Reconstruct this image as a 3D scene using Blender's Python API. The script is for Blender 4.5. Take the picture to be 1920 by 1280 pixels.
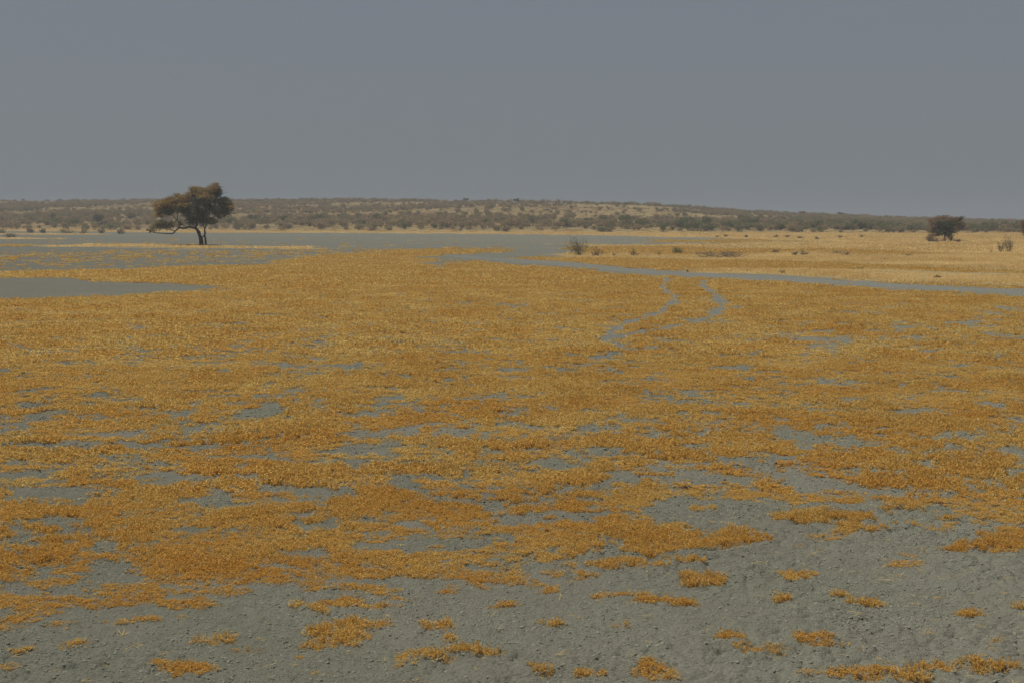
import bpy, math, random
import numpy as np
from mathutils import Vector

random.seed(7)
RNG = np.random.default_rng(7)
for o in list(bpy.data.objects):
    bpy.data.objects.remove(o)
S = bpy.context.scene
COL = S.collection

# ------------------------------------------------------------------ camera
H = 2.9            # eye height, standing on a vehicle
F = 2667.0         # focal length in photograph pixels (50 mm)
HOR = 410.0        # row of the true horizon in the photograph
PITCH = math.atan((640 - HOR) / F)
cd = bpy.data.cameras.new('camera')
cd.lens = 50; cd.sensor_width = 36; cd.clip_start = 0.1; cd.clip_end = 9000
cam = bpy.data.objects.new('camera', cd)
COL.objects.link(cam)
cam.location = (0, 0, H)
cam.rotation_euler = (math.pi / 2 - PITCH, 0, 0)
S.camera = cam

# ------------------------------------------------------------------ sky and sun
SUN = Vector((-0.36, 0.16, 0.86)).normalized()
SUN_EL = math.asin(SUN.z)
SUN_ROT = math.atan2(SUN.x, SUN.y)
world = bpy.data.worlds.new('World')
S.world = world
world.use_nodes = True
nt = world.node_tree
nt.nodes.clear()
wo = nt.nodes.new('ShaderNodeOutputWorld')
bg = nt.nodes.new('ShaderNodeBackground')
sky = nt.nodes.new('ShaderNodeTexSky')
sky.sky_type = 'NISHITA'; sky.sun_disc = False
sky.sun_elevation = SUN_EL; sky.sun_rotation = SUN_ROT
sky.air_density = 1.0; sky.dust_density = 6.0; sky.ozone_density = 1.0; sky.altitude = 900
hz = nt.nodes.new('ShaderNodeMix'); hz.data_type = 'RGBA'
hz.inputs[0].default_value = 0.93                       # thick dust evens the sky out
tc = nt.nodes.new('ShaderNodeTexCoord')
sx = nt.nodes.new('ShaderNodeSeparateXYZ')
nt.links.new(tc.outputs['Generated'], sx.inputs[0])
cr = nt.nodes.new('ShaderNodeValToRGB')
cr.color_ramp.elements[0].position = 0.0
cr.color_ramp.elements[0].color = (0.186, 0.208, 0.222, 1)
cr.color_ramp.elements[1].position = 0.22
cr.color_ramp.elements[1].color = (0.186, 0.202, 0.242, 1)
sc_ = nt.nodes.new('ShaderNodeVectorMath'); sc_.operation = 'SCALE'
sc_.inputs['Scale'].default_value = 11.0
nt.links.new(sx.outputs['Z'], cr.inputs[0])
nt.links.new(cr.outputs[0], sc_.inputs[0])
nt.links.new(sky.outputs[0], hz.inputs[6])
nt.links.new(sc_.outputs[0], hz.inputs[7])
nt.links.new(hz.outputs[2], bg.inputs[0])
bg.inputs[1].default_value = 0.09
nt.links.new(bg.outputs[0], wo.inputs[0])

sd = bpy.data.lights.new('sun', 'SUN')
sd.energy = 4.6; sd.angle = math.radians(1.0); sd.color = (1.0, 0.96, 0.89)
so = bpy.data.objects.new('sun', sd)
COL.objects.link(so)
so.rotation_euler = SUN.to_track_quat('Z', 'Y').to_euler()
so.location = (0, 0, 60)

S.render.engine = 'CYCLES'
S.view_settings.view_transform = 'Standard'
S.view_settings.look = 'None'
S.view_settings.exposure = 0.0
S.view_settings.gamma = 1.0
S.cycles.volume_bounces = 0
S.cycles.max_bounces = 6
S.cycles.volume_step_rate = 1.0

# ------------------------------------------------------------------ numpy noise
def _hash(ix, iy, seed):
    h = (ix.astype(np.int64) * 374761393 + iy.astype(np.int64) * 668265263 + seed * 974711) & 0xFFFFFFFF
    h = ((h ^ (h >> 13)) * 1274126177) & 0xFFFFFFFF
    h = h ^ (h >> 16)
    return (h & 0xFFFF) / 65535.0

def vnoise(x, y, seed=0):
    xi = np.floor(x); yi = np.floor(y)
    fx = x - xi; fy = y - yi
    fx = fx * fx * (3 - 2 * fx); fy = fy * fy * (3 - 2 * fy)
    a = _hash(xi, yi, seed); b = _hash(xi + 1, yi, seed)
    c = _hash(xi, yi + 1, seed); d = _hash(xi + 1, yi + 1, seed)
    return (a * (1 - fx) + b * fx) * (1 - fy) + (c * (1 - fx) + d * fx) * fy

def fbm(x, y, wl, octs=4, seed=0, gain=0.5):
    """about -1..1, mean 0"""
    s = 0; amp = 1; tot = 0; f = 1.0 / wl
    ca, sa = math.cos(0.6), math.sin(0.6)
    for k in range(octs):
        s = s + amp * (vnoise(x * f + 17.3 * k, y * f - 9.1 * k, seed + k) * 2 - 1)
        tot += amp; amp *= gain; f *= 2.03
        x, y = ca * x - sa * y, sa * x + ca * y
    return s / tot * 1.6

def sstep(a, b, x):
    t = np.clip((x - a) / (b - a), 0, 1)
    return t * t * (3 - 2 * t)

# ------------------------------------------------------------------ measured places -> world
def at(px, py):
    """ground point (z = 0) that the photograph shows at pixel px, py"""
    u = (px - 960) / F; v = -(py - 640) / F
    cy = math.cos(PITCH); sy = math.sin(PITCH)
    dy = cy + v * sy; dz = -sy + v * cy
    t = H / max(-dz, 1e-4)
    return (u * t, dy * t)

def poly(pts):
    return np.array([at(*p) for p in pts])

def sdist(P, x, y):
    """signed distance to polygon, positive inside"""
    d2 = np.full(x.shape, 1e18); ins = np.zeros(x.shape, bool)
    n = len(P)
    for i in range(n):
        ax, ay = P[i]; bx, by = P[(i + 1) % n]
        ex, ey = bx - ax, by - ay
        t = np.clip(((x - ax) * ex + (y - ay) * ey) / (ex * ex + ey * ey + 1e-12), 0, 1)
        d2 = np.minimum(d2, (x - ax - t * ex) ** 2 + (y - ay - t * ey) ** 2)
        c = ((ay > y) != (by > y)) & (x < (bx - ax) * (y - ay) / (by - ay + 1e-12) + ax)
        ins ^= c
    return np.where(ins, 1, -1) * np.sqrt(d2)

def pdist(P, x, y):
    """distance to open polyline"""
    d2 = np.full(x.shape, 1e18)
    for i in range(len(P) - 1):
        ax, ay = P[i]; bx, by = P[i + 1]
        ex, ey = bx - ax, by - ay
        t = np.clip(((x - ax) * ex + (y - ay) * ey) / (ex * ex + ey * ey + 1e-12), 0, 1)
        d2 = np.minimum(d2, (x - ax - t * ex) ** 2 + (y - ay - t * ey) ** 2)
    return np.sqrt(d2)

FIELD = poly([(-500, 512), (0, 510), (250, 506), (420, 500), (600, 496), (760, 499), (800, 506), (1000, 507),
              (1150, 515), (1250, 521), (1400, 530), (1650, 547), (1920, 560), (2400, 580),
              (2500, 1020), (1920, 985), (1840, 965), (1780, 1000), (1650, 1002), (1560, 990), (1500, 978), (1420, 975), (1400, 950),
              (1330, 935), (1250, 940), (1180, 985), (1280, 1005), (1440, 1015), (1290, 1042), (1180, 1048), (1060, 1065),
              (980, 1085), (880, 1100), (760, 1103), (690, 1090), (600, 1085), (560, 1105), (350, 1098), (250, 1045), (160, 1050), (110, 1105), (0, 1120), (-500, 1140)])
LENS = poly([(-500, 526), (0, 524), (150, 524), (280, 529), (420, 537), (350, 545), (240, 551), (60, 559), (-500, 568)])
BAND1 = poly([(500, 484), (600, 476), (740, 469), (880, 466), (1000, 470), (930, 476), (860, 481), (850, 492), (780, 499), (600, 499), (420, 502), (440, 492)])
SPARSE = poly([(-500, 470), (0, 470), (400, 468), (700, 464), (860, 458), (1040, 462), (1040, 472), (860, 484), (780, 500), (420, 503), (-500, 514)])
WEDGE = poly([(925, 486), (1000, 481), (1100, 484), (1300, 487), (1420, 487), (1520, 492), (1700, 498), (1920, 509), (2400, 528),
              (2400, 540), (1920, 516), (1700, 509), (1450, 504), (1320, 503), (1230, 512), (1120, 503), (1040, 492)])
THIN = poly([(1230, 513), (1400, 517), (1560, 524), (1700, 528), (1920, 536), (2400, 560), (2400, 568), (1920, 544), (1700, 533), (1450, 521), (1300, 517)])
BANDE = poly([(1060, 463), (1250, 464), (1450, 466), (1650, 470), (1790, 476), (1650, 478), (1500, 475), (1420, 478), (1300, 478), (1180, 477), (1110, 478), (1060, 473)])
BANDG = poly([(1180, 449), (1400, 449), (1560, 452), (1500, 455), (1330, 456), (1180, 456)])
ISLE = poly([(1255, 508), (1310, 504), (1450, 506), (1700, 511), (1920, 518), (2400, 542), (2400, 556), (1920, 535), (1700, 526), (1500, 519), (1350, 513), (1270, 511)])
STRIPD = poly([(1020, 483), (1100, 481), (1180, 480), (1300, 481), (1420, 480), (1500, 477), (1650, 480), (1790, 477), (2400, 477),
               (2400, 528), (1920, 508), (1700, 497), (1500, 490), (1400, 486), (1200, 485)])
STRIPF = poly([(980, 460), (1070, 459), (1200, 459), (1340, 459), (1500, 457), (1700, 452), (2400, 452), (2400, 480), (1790, 477), (1650, 470), (1450, 465), (1300, 463), (1100, 462)])
STRIPI = poly([(-800, 427), (0, 430), (400, 431), (900, 432), (1300, 435), (1920, 437), (2600, 437),
               (2600, 458), (1920, 458), (1600, 456), (1480, 450), (1340, 446), (1000, 440), (800, 438), (400, 437), (100, 434), (-800, 434)])
STRIPJ = poly([(-800, 436), (0, 438), (120, 438.5), (260, 440), (0, 441), (-800, 440)])
STRIPK = poly([(-800, 444), (0, 446.5), (160, 448.5), (0, 450), (-800, 449)])
STRIPL = poly([(48, 461), (150, 459.5), (380, 459.5), (480, 461), (600, 464), (690, 464.5), (560, 467), (400, 467), (200, 464), (60, 463)])
STRIPM = poly([(690, 462), (740, 460), (810, 462), (740, 463.5)])
OTAIL = poly([(-800, 461), (60, 461), (60, 463), (-800, 464)])

FRINGE = poly([(-400, 1090), (250, 1040), (560, 1080), (900, 1090), (1060, 1060), (1200, 1045), (1240, 960), (1420, 940), (2300, 960), (2300, 1060), (1700, 1060), (1480, 1070), (1300, 1120), (950, 1150), (600, 1180), (300, 1210), (-400, 1240)])
PANP = poly([(-800, 441), (0, 441), (800, 440), (1300, 447), (1080, 462), (1040, 480), (-800, 476)])
SPARSE2 = poly([(770, 480), (880, 486), (1040, 494), (1150, 506), (1100, 512), (760, 506)])
FILL = poly([(1060, 478), (1120, 462), (1350, 457), (1450, 447), (2600, 440), (2600, 575), (1920, 541), (1450, 517), (1260, 505), (1150, 495), (1040, 487)])
ROAD = poly([(860, 480), (900, 484), (1000, 491), (1090, 498), (1200, 508), (1320, 516), (1450, 523), (1600, 532), (1750, 541), (1920, 550), (2400, 574)])
ROADW = [1.4, 1.6, 1.7, 1.9]
TRK1 = poly([(1249, 522), (1243, 540), (1247, 549), (1266, 557), (1262, 570), (1240, 585), (1185, 603), (1145, 622), (1134, 638)])
TRK2 = poly([(1320, 526), (1320, 540), (1340, 553), (1356, 570), (1340, 590), (1300, 606), (1245, 616), (1175, 628), (1134, 638), (1172, 655), (1105, 684), (1040, 705), (930, 745), (800, 775)])

# bare openings in the carpet (photo px: centre, half width, half height)
HOLES = [(475, 782, 45, 12), (888, 750, 50, 8), (1055, 862, 32, 9), (1560, 828, 75, 20), (1650, 842, 60, 11), (1740, 848, 50, 8),
         (1380, 694, 50, 5), (740, 745, 30, 7), (850, 815, 30, 8), (160, 840, 60, 9), (330, 840, 60, 8), (560, 705, 25, 12),
         (60, 730, 30, 8), (1800, 683, 22, 6), (1600, 752, 30, 4), (1780, 735, 60, 4), (1440, 664, 30, 4), (1010, 697, 40, 6),
         (960, 575, 35, 4), (520, 628, 20, 5), (540, 683, 30, 4), (1290, 842, 40, 9), (700, 815, 40, 8), (560, 870, 60, 7),
         (860, 945, 70, 9), (880, 925, 45, 5), (1000, 990, 40, 10), (820, 1035, 70, 9), (230, 1030, 60, 14), (330, 1000, 30, 8),
         (1340, 960, 110, 22), (1720, 968, 70, 14), (1620, 950, 60, 10), (60, 900, 40, 8), (260, 960, 55, 9), (120, 985, 40, 9),
         (380, 950, 45, 7), (600, 1000, 30, 7), (560, 925, 40, 6), (700, 850, 35, 9), (1180, 900, 40, 8), (1330, 900, 60, 8),
         (1480, 905, 60, 8), (1850, 760, 30, 5), (1450, 745, 30, 8), (1690, 640, 40, 5), (1830, 610, 50, 5), (1500, 640, 60, 5)]
# separate mats on the bare soil near the camera
MATS = [(1320, 1098, 55, 14), (1300, 1108, 30, 8), (1485, 1080, 55, 12), (1180, 1128, 60, 5), (1240, 1142, 65, 9), (1445, 1126, 30, 7),
        (1600, 1140, 34, 7), (1815, 1165, 40, 10), (1150, 1176, 30, 7), (1385, 1206, 45, 8), (1430, 1228, 65, 13), (1540, 1215, 48, 10),
        (1240, 1270, 50, 9), (1600, 1270, 75, 13), (1700, 1268, 90, 10), (1810, 1250, 62, 13), (1720, 1282, 40, 8), (840, 1185, 48, 18),
        (665, 1188, 62, 11), (640, 1218, 50, 14), (720, 1150, 36, 8), (800, 1252, 55, 12), (600, 1275, 60, 9), (880, 1236, 52, 8),
        (870, 1212, 30, 6), (420, 1212, 44, 10), (480, 1222, 25, 4), (330, 1258, 62, 14), (190, 1132, 38, 7), (120, 1220, 34, 8),
        (50, 1226, 35, 5), (240, 1172, 35, 5), (420, 1110, 22, 4), (330, 1112, 32, 5), (560, 1142, 24, 7), (1150, 1075, 30, 6),
        (1020, 1185, 35, 5), (1040, 1116, 22, 5), (940, 1148, 28, 5), (1290, 1060, 28, 4), (990, 1180, 18, 5), (1700, 1044, 26, 4),
        (1900, 1148, 20, 5), (1560, 1128, 24, 4), (1000, 1268, 30, 6), (1100, 1268, 40, 6), (1900, 1262, 30, 6), (1840, 1030, 70, 14),
        (1900, 1015, 60, 22), (1790, 1040, 26, 5), (1305, 962, 26, 6), (0, 1270, 30, 7), (560, 1250, 26, 5)]

def ell(lst):
    out = []
    for px, py, hw, hh in lst:
        x, y = at(px, py)
        out.append((x, y, hw * y / F * 1.15, hh * y * y / (F * H)))
    return out
HOLES = ell(HOLES); MATS = ell(MATS)

def blobs(lst, x, y, best):
    for cx, cy, rx, ry in lst:
        m = (np.abs(x - cx) < rx * 1.8) & (np.abs(y - cy) < ry * 1.8)
        if m.any():
            d = 1 - np.sqrt(((x[m] - cx) / rx) ** 2 + ((y[m] - cy) / ry) ** 2)
            best[m] = np.maximum(best[m], d)
    return best

def masks(x, y):
    """cover of orange creeping plants, cover of pale grass, bare vehicle track; each 0..1"""
    x = x.ravel(); y = y.ravel()
    D = np.sqrt(x * x + y * y)
    w = np.clip(D / 25.0, 0.2, 8)
    wx = x + fbm(x, y, 6, 3, 5) * 0.25 * w + fbm(x, y, 1.0, 2, 55) * 0.12
    wy = y + fbm(x, y, 6, 3, 9) * 0.35 * w * np.clip(D / 40, 0.6, 3) + fbm(x, y, 1.0, 2, 59) * 0.15
    soft = np.clip(D / 50.0, 0.25, 3.0)
    n1 = fbm(x, y * 0.9, 1.5, 5, 21, 0.68)
    n2 = fbm(x, y, 9.0, 3, 31)
    n3 = fbm(x * 0.75, y, 0.46, 4, 37, 0.7)
    n = 0.32 * n1 + 0.09 * n2 + 0.92 * n3
    lvl = np.full(x.shape, -3.0)                    # orange level
    def put(P, val, sf=1.0, off=0.5):
        nonlocal lvl
        d = sdist(P, wx, wy) / (soft * sf)
        lvl = np.maximum(lvl, -3.0 + (val + 3.0) * np.clip(d * 0.5 + off, 0, 1))
    put(PANP, -1.25, 3)
    put(SPARSE, -0.66, 3)
    put(BAND1, 0.55, 2.0)
    put(SPARSE2, -0.05, 2.0)
    put(FRINGE, -0.42, 2.0)
    put(FIELD, 0.30, 3.0, 0.98)
    lvl -= 0.06 * sstep(32, 20, D) * (lvl > -2.9)
    # thinner where the ground was trodden
    lvl -= 0.22 * sstep(0.0, 0.9, fbm(x, y, 22, 2, 77)) * (lvl > -.6)
    lvl += 0.24 * sstep(34, 66, D) * (lvl > -.4)
    hole = blobs(HOLES, wx, wy, np.full(x.shape, -1.0))
    lvl -= 0.58 * sstep(-0.7, 0.6, hole)
    lvl -= 1.9 * sstep(-2.5, 3.5, sdist(LENS, wx, wy) + 1.2 * n)
    put(WEDGE, 0.95); put(THIN, 1.0); put(BANDE, 0.9); put(BANDG, 0.05, 1.5); put(OTAIL, 0.8)
    mats = blobs(MATS, x + fbm(x, y, 0.5, 3, 61) * 0.10, y + fbm(x, y, 0.5, 3, 62) * 0.16, np.full(x.shape, -1.0))
    lvl = np.maximum(lvl, np.where(mats > -0.5, mats * 1.7 - 0.30, -3))
    stray = sstep(0.60, 0.8, fbm(x, y, 0.8, 3, 71)) * (D < 14.5)
    lvl = np.maximum(lvl, -3 + 2.3 * stray)
    # tracks
    dr = pdist(ROAD, x + fbm(x, y, 8, 2, 3) * 0.5, y + fbm(x, y, 8, 2, 4) * 0.5)
    rw = np.interp(x, [-8, 0, 10, 25], [0.8, 1.25, 1.35, 1.3])
    road = sstep(rw + 1.2, rw - 0.9, dr + 0.8 * n1)
    t1 = pdist(TRK1, x, y); t2 = pdist(TRK2, x, y)
    fade2 = sstep(26, 34, y)
    trk = np.maximum(0.95 * sstep(0.35, 0.08, t1 + 0.07 * n1 + .10 * n3), sstep(0.37, 0.08, t2 + 0.10 * n1 + .12 * n3) * (0.35 + 0.6 * fade2))
    track = np.maximum(road, trk)
    kk = np.interp(D, [12, 60, 90, 120], [0.42, 0.5, 0.8, 1.3])
    lvl = lvl + 0.50 * fbm(x, y, 0.17, 2, 39) * sstep(70, 30, D)
    orange = sstep(-1, 1, (lvl + n) / kk) * (1 - track)
    # pale grass
    pl = np.full(x.shape, -3.0)
    for P, v in ((ISLE, 1), (STRIPD, 1), (STRIPF, 1), (STRIPI, 1.7), (STRIPJ, .8), (STRIPK, .8), (STRIPL, 1.9), (STRIPM, .6)):
        d = sdist(P, wx, wy) / soft
        pl = np.maximum(pl, -3.0 + (v + 3.0) * np.clip(d * 0.6 + 0.5, 0, 1))
    pale = sstep(-0.25, 0.25, pl + 0.7 * n) * (1 - road)
    fy = foot(x)
    pale = np.maximum(pale, sstep(-4, 2, y - fy))
    fill = sstep(-1.0, 1.0, sdist(FILL, wx, wy)) * (1 - road) * (0.75 + 0.25 * np.clip(n, -1, 1))
    pale = np.maximum(pale, np.clip(fill * (1 - 1.3 * orange), 0, 1))
    orange = orange * (1 - 0.9 * pale)
    rut = np.exp(-((dr - 0.75) / 0.22) ** 2) * road
    track = np.clip(track * 0.75 + 0.5 * rut, 0, 1)
    return orange, pale, track, road

# ------------------------------------------------------------------ terrain height
FX = np.array([-2000, -400, -150, -60, 0, 60, 100, 300, 2000.0])
FY = np.array([520, 470, 372, 322, 300, 285, 275, 262, 240.0])
def foot(x):
    return np.interp(x, FX, FY)
def hill(x, y):
    d = y - foot(x)
    ang = x / np.maximum(y, 1.0)
    hc = np.interp(ang, [-0.7, -0.36, -0.2, 0.0, 0.09, 0.13, 0.20, 0.25, 0.30, 0.36, 0.7],
                        [10.5, 10.6, 10.0, 8.9, 7.6, 6.3, 4.1, 3.3, 2.0, 1.3, 0.8])
    z = hc * np.clip(d / 230.0, 0, 1) ** 0.85
    z = z + np.where(d > 230, -0.004 * (d - 230), 0)
    z = z + sstep(0, 60, d) * fbm(x, y, 55, 3, 91) * 0.45 * np.clip(hc / 8, .2, 1)
    z = np.where(d > 0, z, 0)
    return np.maximum(z, -3)
def worley(x, y, cell, seed):
    """rounded crumbs: height 0..1 of the tallest crumb over each point"""
    gx = np.floor(x / cell); gy = np.floor(y / cell)
    best = np.zeros(x.shape)
    for dx in (-1, 0, 1):
        for dy in (-1, 0, 1):
            cx, cy = gx + dx, gy + dy
            px = (cx + _hash(cx, cy, seed)) * cell; py = (cy + _hash(cx, cy, seed + 1)) * cell
            q = _hash(cx, cy, seed + 2); el = 0.6 + 0.8 * _hash(cx, cy, seed + 3)
            r = cell * (0.35 + 0.6 * q)
            d = np.sqrt(((x - px) * el) ** 2 + ((y - py) / el) ** 2) / r
            best = np.maximum(best, (0.35 + 0.65 * q) * np.sqrt(np.clip(1 - d, 0, 1)))
    return best
def rough(x, y, smooth):
    b = fbm(x, y, 0.6, 2, 45); pt = sstep(-0.5, 0.7, fbm(x, y, 1.5, 3, 46))
    wx = x + 0.03 * fbm(x, y, 0.1, 2, 49); wy = y + 0.03 * fbm(x, y, 0.1, 2, 50)
    c = 0.020 * worley(wx, wy, 0.085, 300) + 0.034 * worley(wx, wy, 0.19, 310) * (0.3 + 0.7 * pt)
    return (1.35 * c * (0.5 + 0.5 * pt) + 0.012 * b + 0.004 * fbm(x, y, 0.04, 2, 47)) * (1 - 0.5 * smooth)
def ground_z(x, y):
    x = np.asarray(x, float); y = np.asarray(y, float)
    D = np.sqrt(x * x + y * y)
    z = hill(x, y)
    near = D < 60
    if near.any():
        z = z + np.where(near, rough(x, y, 0.0) * sstep(60, 25, D), 0)
    return z + 0.05 * fbm(x, y, 14, 2, 12) * sstep(0, 10, D) * sstep(250, 100, D) * 0.6

# ------------------------------------------------------------------ mesh helpers
def mesh_np(name, V, Fc, k):
    """V (n,3), Fc (m,k) -> mesh"""
    me = bpy.data.meshes.new(name)
    V = np.asarray(V, np.float32); Fc = np.asarray(Fc, np.int32)
    me.vertices.add(len(V)); me.vertices.foreach_set('co', V.ravel())
    me.loops.add(len(Fc) * k); me.loops.foreach_set('vertex_index', Fc.ravel())
    me.polygons.add(len(Fc))
    me.polygons.foreach_set('loop_start', np.arange(len(Fc), dtype=np.int32) * k)
    me.update(calc_edges=True)
    return me

def link(name, me, mat, parent=None):
    o = bpy.data.objects.new(name, me)
    COL.objects.link(o)
    if mat and not me.materials: me.materials.append(mat)
    if parent: o.parent = parent
    return o

def tag(o, label=None, cat=None, group=None, kind=None):
    if label: o['label'] = label
    if cat: o['category'] = cat
    if group: o['group'] = group
    if kind: o['kind'] = kind
    return o

def empty(name, loc):
    o = bpy.data.objects.new(name, None); COL.objects.link(o); o.location = loc
    o.empty_display_size = 0.3
    return o

def unit(v):
    return v / (np.linalg.norm(v, axis=1, keepdims=True) + 1e-9)

def leaves(C, L, W, dirs=None, rng=RNG, flat=0.0, bias=0.0):
    """diamond shaped leaf at each centre; returns verts, faces"""
    n = len(C)
    d = rng.normal(size=(n, 3))
    if dirs is not None: d = d * bias + dirs
    d = unit(d)
    s = rng.normal(size=(n, 3)); s[:, 2] *= (1 - flat)
    w = unit(np.cross(d, s))
    L = np.broadcast_to(L, (n,)) * rng.uniform(0.7, 1.3, n); W = np.broadcast_to(W, (n,)) * rng.uniform(0.7, 1.3, n)
    V = np.empty((n, 4, 3))
    V[:, 0] = C - d * L[:, None] * 0.5
    V[:, 1] = C + w * W[:, None] * 0.5
    V[:, 2] = C + d * L[:, None] * 0.5
    V[:, 3] = C - w * W[:, None] * 0.5
    return V.reshape(-1, 3), np.arange(n * 4).reshape(-1, 4)

def merge(parts):
    Vs, Fs, o = [], [], 0
    for v, f in parts:
        Vs.append(v); Fs.append(f + o); o += len(v)
    return np.vstack(Vs), np.vstack(Fs)

def tube(pts, r0, r1, sides=5, wob=0.0):
    """tapered limb through pts, smoothed by Catmull-Rom; verts and quads"""
    P = [np.array(p, float) for p in pts]
    Q = [P[0]]
    for i in range(len(P) - 1):
        a = P[max(i - 1, 0)]; b = P[i]; c = P[i + 1]; d = P[min(i + 2, len(P) - 1)]
        for t in (0.33, 0.66, 1.0):
            q = 0.5 * ((2 * b) + (c - a) * t + (2 * a - 5 * b + 4 * c - d) * t * t + (3 * b - a - 3 * c + d) * t ** 3)
            Q.append(q + (RNG.normal(size=3) * wob if t < 1 else 0))
    Q = np.array(Q); n = len(Q)
    V = []
    for i in range(n):
        tdir = Q[min(i + 1, n - 1)] - Q[max(i - 1, 0)]
        tdir = tdir / (np.linalg.norm(tdir) + 1e-9)
        ref = np.array([0, 1, 0]) if abs(tdir[1]) < 0.9 else np.array([1, 0, 0])
        u = np.cross(tdir, ref); u /= np.linalg.norm(u); v = np.cross(tdir, u)
        r = r0 + (r1 - r0) * i / (n - 1)
        for k in range(sides):
            a = 2 * math.pi * k / sides
            rr = r * (1 + 0.12 * math.sin(3 * a + i))
            V.append(Q[i] + (u * math.cos(a) + v * math.sin(a)) * rr)
    Fc = []
    for i in range(n - 1):
        for k in range(sides):
            a = i * sides + k; b = i * sides + (k + 1) % sides
            Fc.append((a, b, b + sides, a + sides))
    return np.array(V), np.array(Fc)

# ------------------------------------------------------------------ materials
def new_mat(name):
    m = bpy.data.materials.new(name); m.use_nodes = True
    t = m.node_tree; t.nodes.clear()
    out = t.nodes.new('ShaderNodeOutputMaterial')
    return m, t, out

def ramp(t, stops, inp):
    r = t.nodes.new('ShaderNodeValToRGB')
    e = r.color_ramp.elements
    while len(e) < len(stops): e.new(0.5)
    for i, (p, c) in enumerate(stops):
        e[i].position = p; e[i].color = (*c, 1)
    t.links.new(inp, r.inputs[0])
    return r.outputs[0]

def mixc(t, fac, a, b, mode='MIX'):
    m = t.nodes.new('ShaderNodeMix'); m.data_type = 'RGBA'; m.blend_type = mode
    for sock, v in ((m.inputs[0], fac), (m.inputs[6], a), (m.inputs[7], b)):
        if isinstance(v, bpy.types.NodeSocket): t.links.new(v, sock)
        elif isinstance(v, (int, float)): sock.default_value = v
        else: sock.default_value = (*v, 1)
    return m.outputs[2]

def noise(t, scale, detail=4, rough_=0.6, vec=None, dist=0.0):
    n = t.nodes.new('ShaderNodeTexNoise'); n.inputs['Scale'].default_value = scale
    n.inputs['Detail'].default_value = detail; n.inputs['Roughness'].default_value = rough_
    n.inputs['Distortion'].default_value = dist
    if vec is not None: t.links.new(vec, n.inputs['Vector'])
    return n.outputs[0]

def mth(t, op, a, b=None, clamp=False):
    m = t.nodes.new('ShaderNodeMath'); m.operation = op; m.use_clamp = clamp
    for s, v in zip(m.inputs, (a, b)):
        if v is None: continue
        if isinstance(v, bpy.types.NodeSocket): t.links.new(v, s)
        else: s.default_value = v
    return m.outputs[0]

def mrange(t, v, a, b, c=0.0, d=1.0):
    m = t.nodes.new('ShaderNodeMapRange')
    t.links.new(v, m.inputs[0])
    for i, q in zip((1, 2, 3, 4), (a, b, c, d)): m.inputs[i].default_value = q
    return m.outputs[0]

def leaf_mat(name, stops, nscale=0.6, trans=0.25, hue_noise=0.5, wetter=False):
    """plant matter: colour differs plant by plant and slowly across the field"""
    m, t, out = new_mat(name)
    geo = t.nodes.new('ShaderNodeNewGeometry')
    oi = t.nodes.new('ShaderNodeObjectInfo')
    n = noise(t, nscale, 3, 0.6, geo.outputs['Position'])
    n = mrange(t, n, 0.35, 0.65)
    isl = geo.outputs['Random Per Island']
    f = mth(t, 'ADD', mth(t, 'MULTIPLY', n, hue_noise), mth(t, 'ADD', mth(t, 'MULTIPLY', oi.outputs['Random'], (1 - hue_noise) * 0.6), mth(t, 'MULTIPLY', isl, (1 - hue_noise) * 0.4)))
    if wetter:
        # the mats fringing the bare clay are fresher and redder than the dry ones out on the field
        sp = t.nodes.new('ShaderNodeSeparateXYZ'); t.links.new(geo.outputs['Position'], sp.inputs[0])
        f = mth(t, 'ADD', f, mrange(t, sp.outputs['Y'], 9, 30, -0.12, 0.08))
    c = ramp(t, stops, f)
    c = mixc(t, 1.0, c, ramp(t, [(0, (.72, .72, .72)), (1, (1.25, 1.25, 1.25))], isl), 'MULTIPLY')
    d = t.nodes.new('ShaderNodeBsdfDiffuse'); d.inputs['Roughness'].default_value = 1
    tr = t.nodes.new('ShaderNodeBsdfTranslucent')
    mx = t.nodes.new('ShaderNodeMixShader'); mx.inputs[0].default_value = trans
    t.links.new(c, d.inputs[0]); t.links.new(c, tr.inputs[0])
    t.links.new(d.outputs[0], mx.inputs[1]); t.links.new(tr.outputs[0], mx.inputs[2])
    t.links.new(mx.outputs[0], out.inputs[0])
    return m

def bark_mat(name, c1, c2, scale=6):
    m, t, out = new_mat(name)
    tc = t.nodes.new('ShaderNodeTexCoord')
    n = noise(t, scale, 5, 0.7, tc.outputs['Object'])
    c = mixc(t, n, c1, c2)
    d = t.nodes.new('ShaderNodeBsdfDiffuse'); d.inputs['Roughness'].default_value = 1
    t.links.new(c, d.inputs[0])
    b = t.nodes.new('ShaderNodeBump'); b.inputs['Strength'].default_value = 0.6; b.inputs['Distance'].default_value = 0.03
    t.links.new(noise(t, scale * 5, 4, 0.7, tc.outputs['Object']), b.inputs['Height'])
    t.links.new(b.outputs[0], d.inputs['Normal'])
    t.links.new(d.outputs[0], out.inputs[0])
    return m

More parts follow.
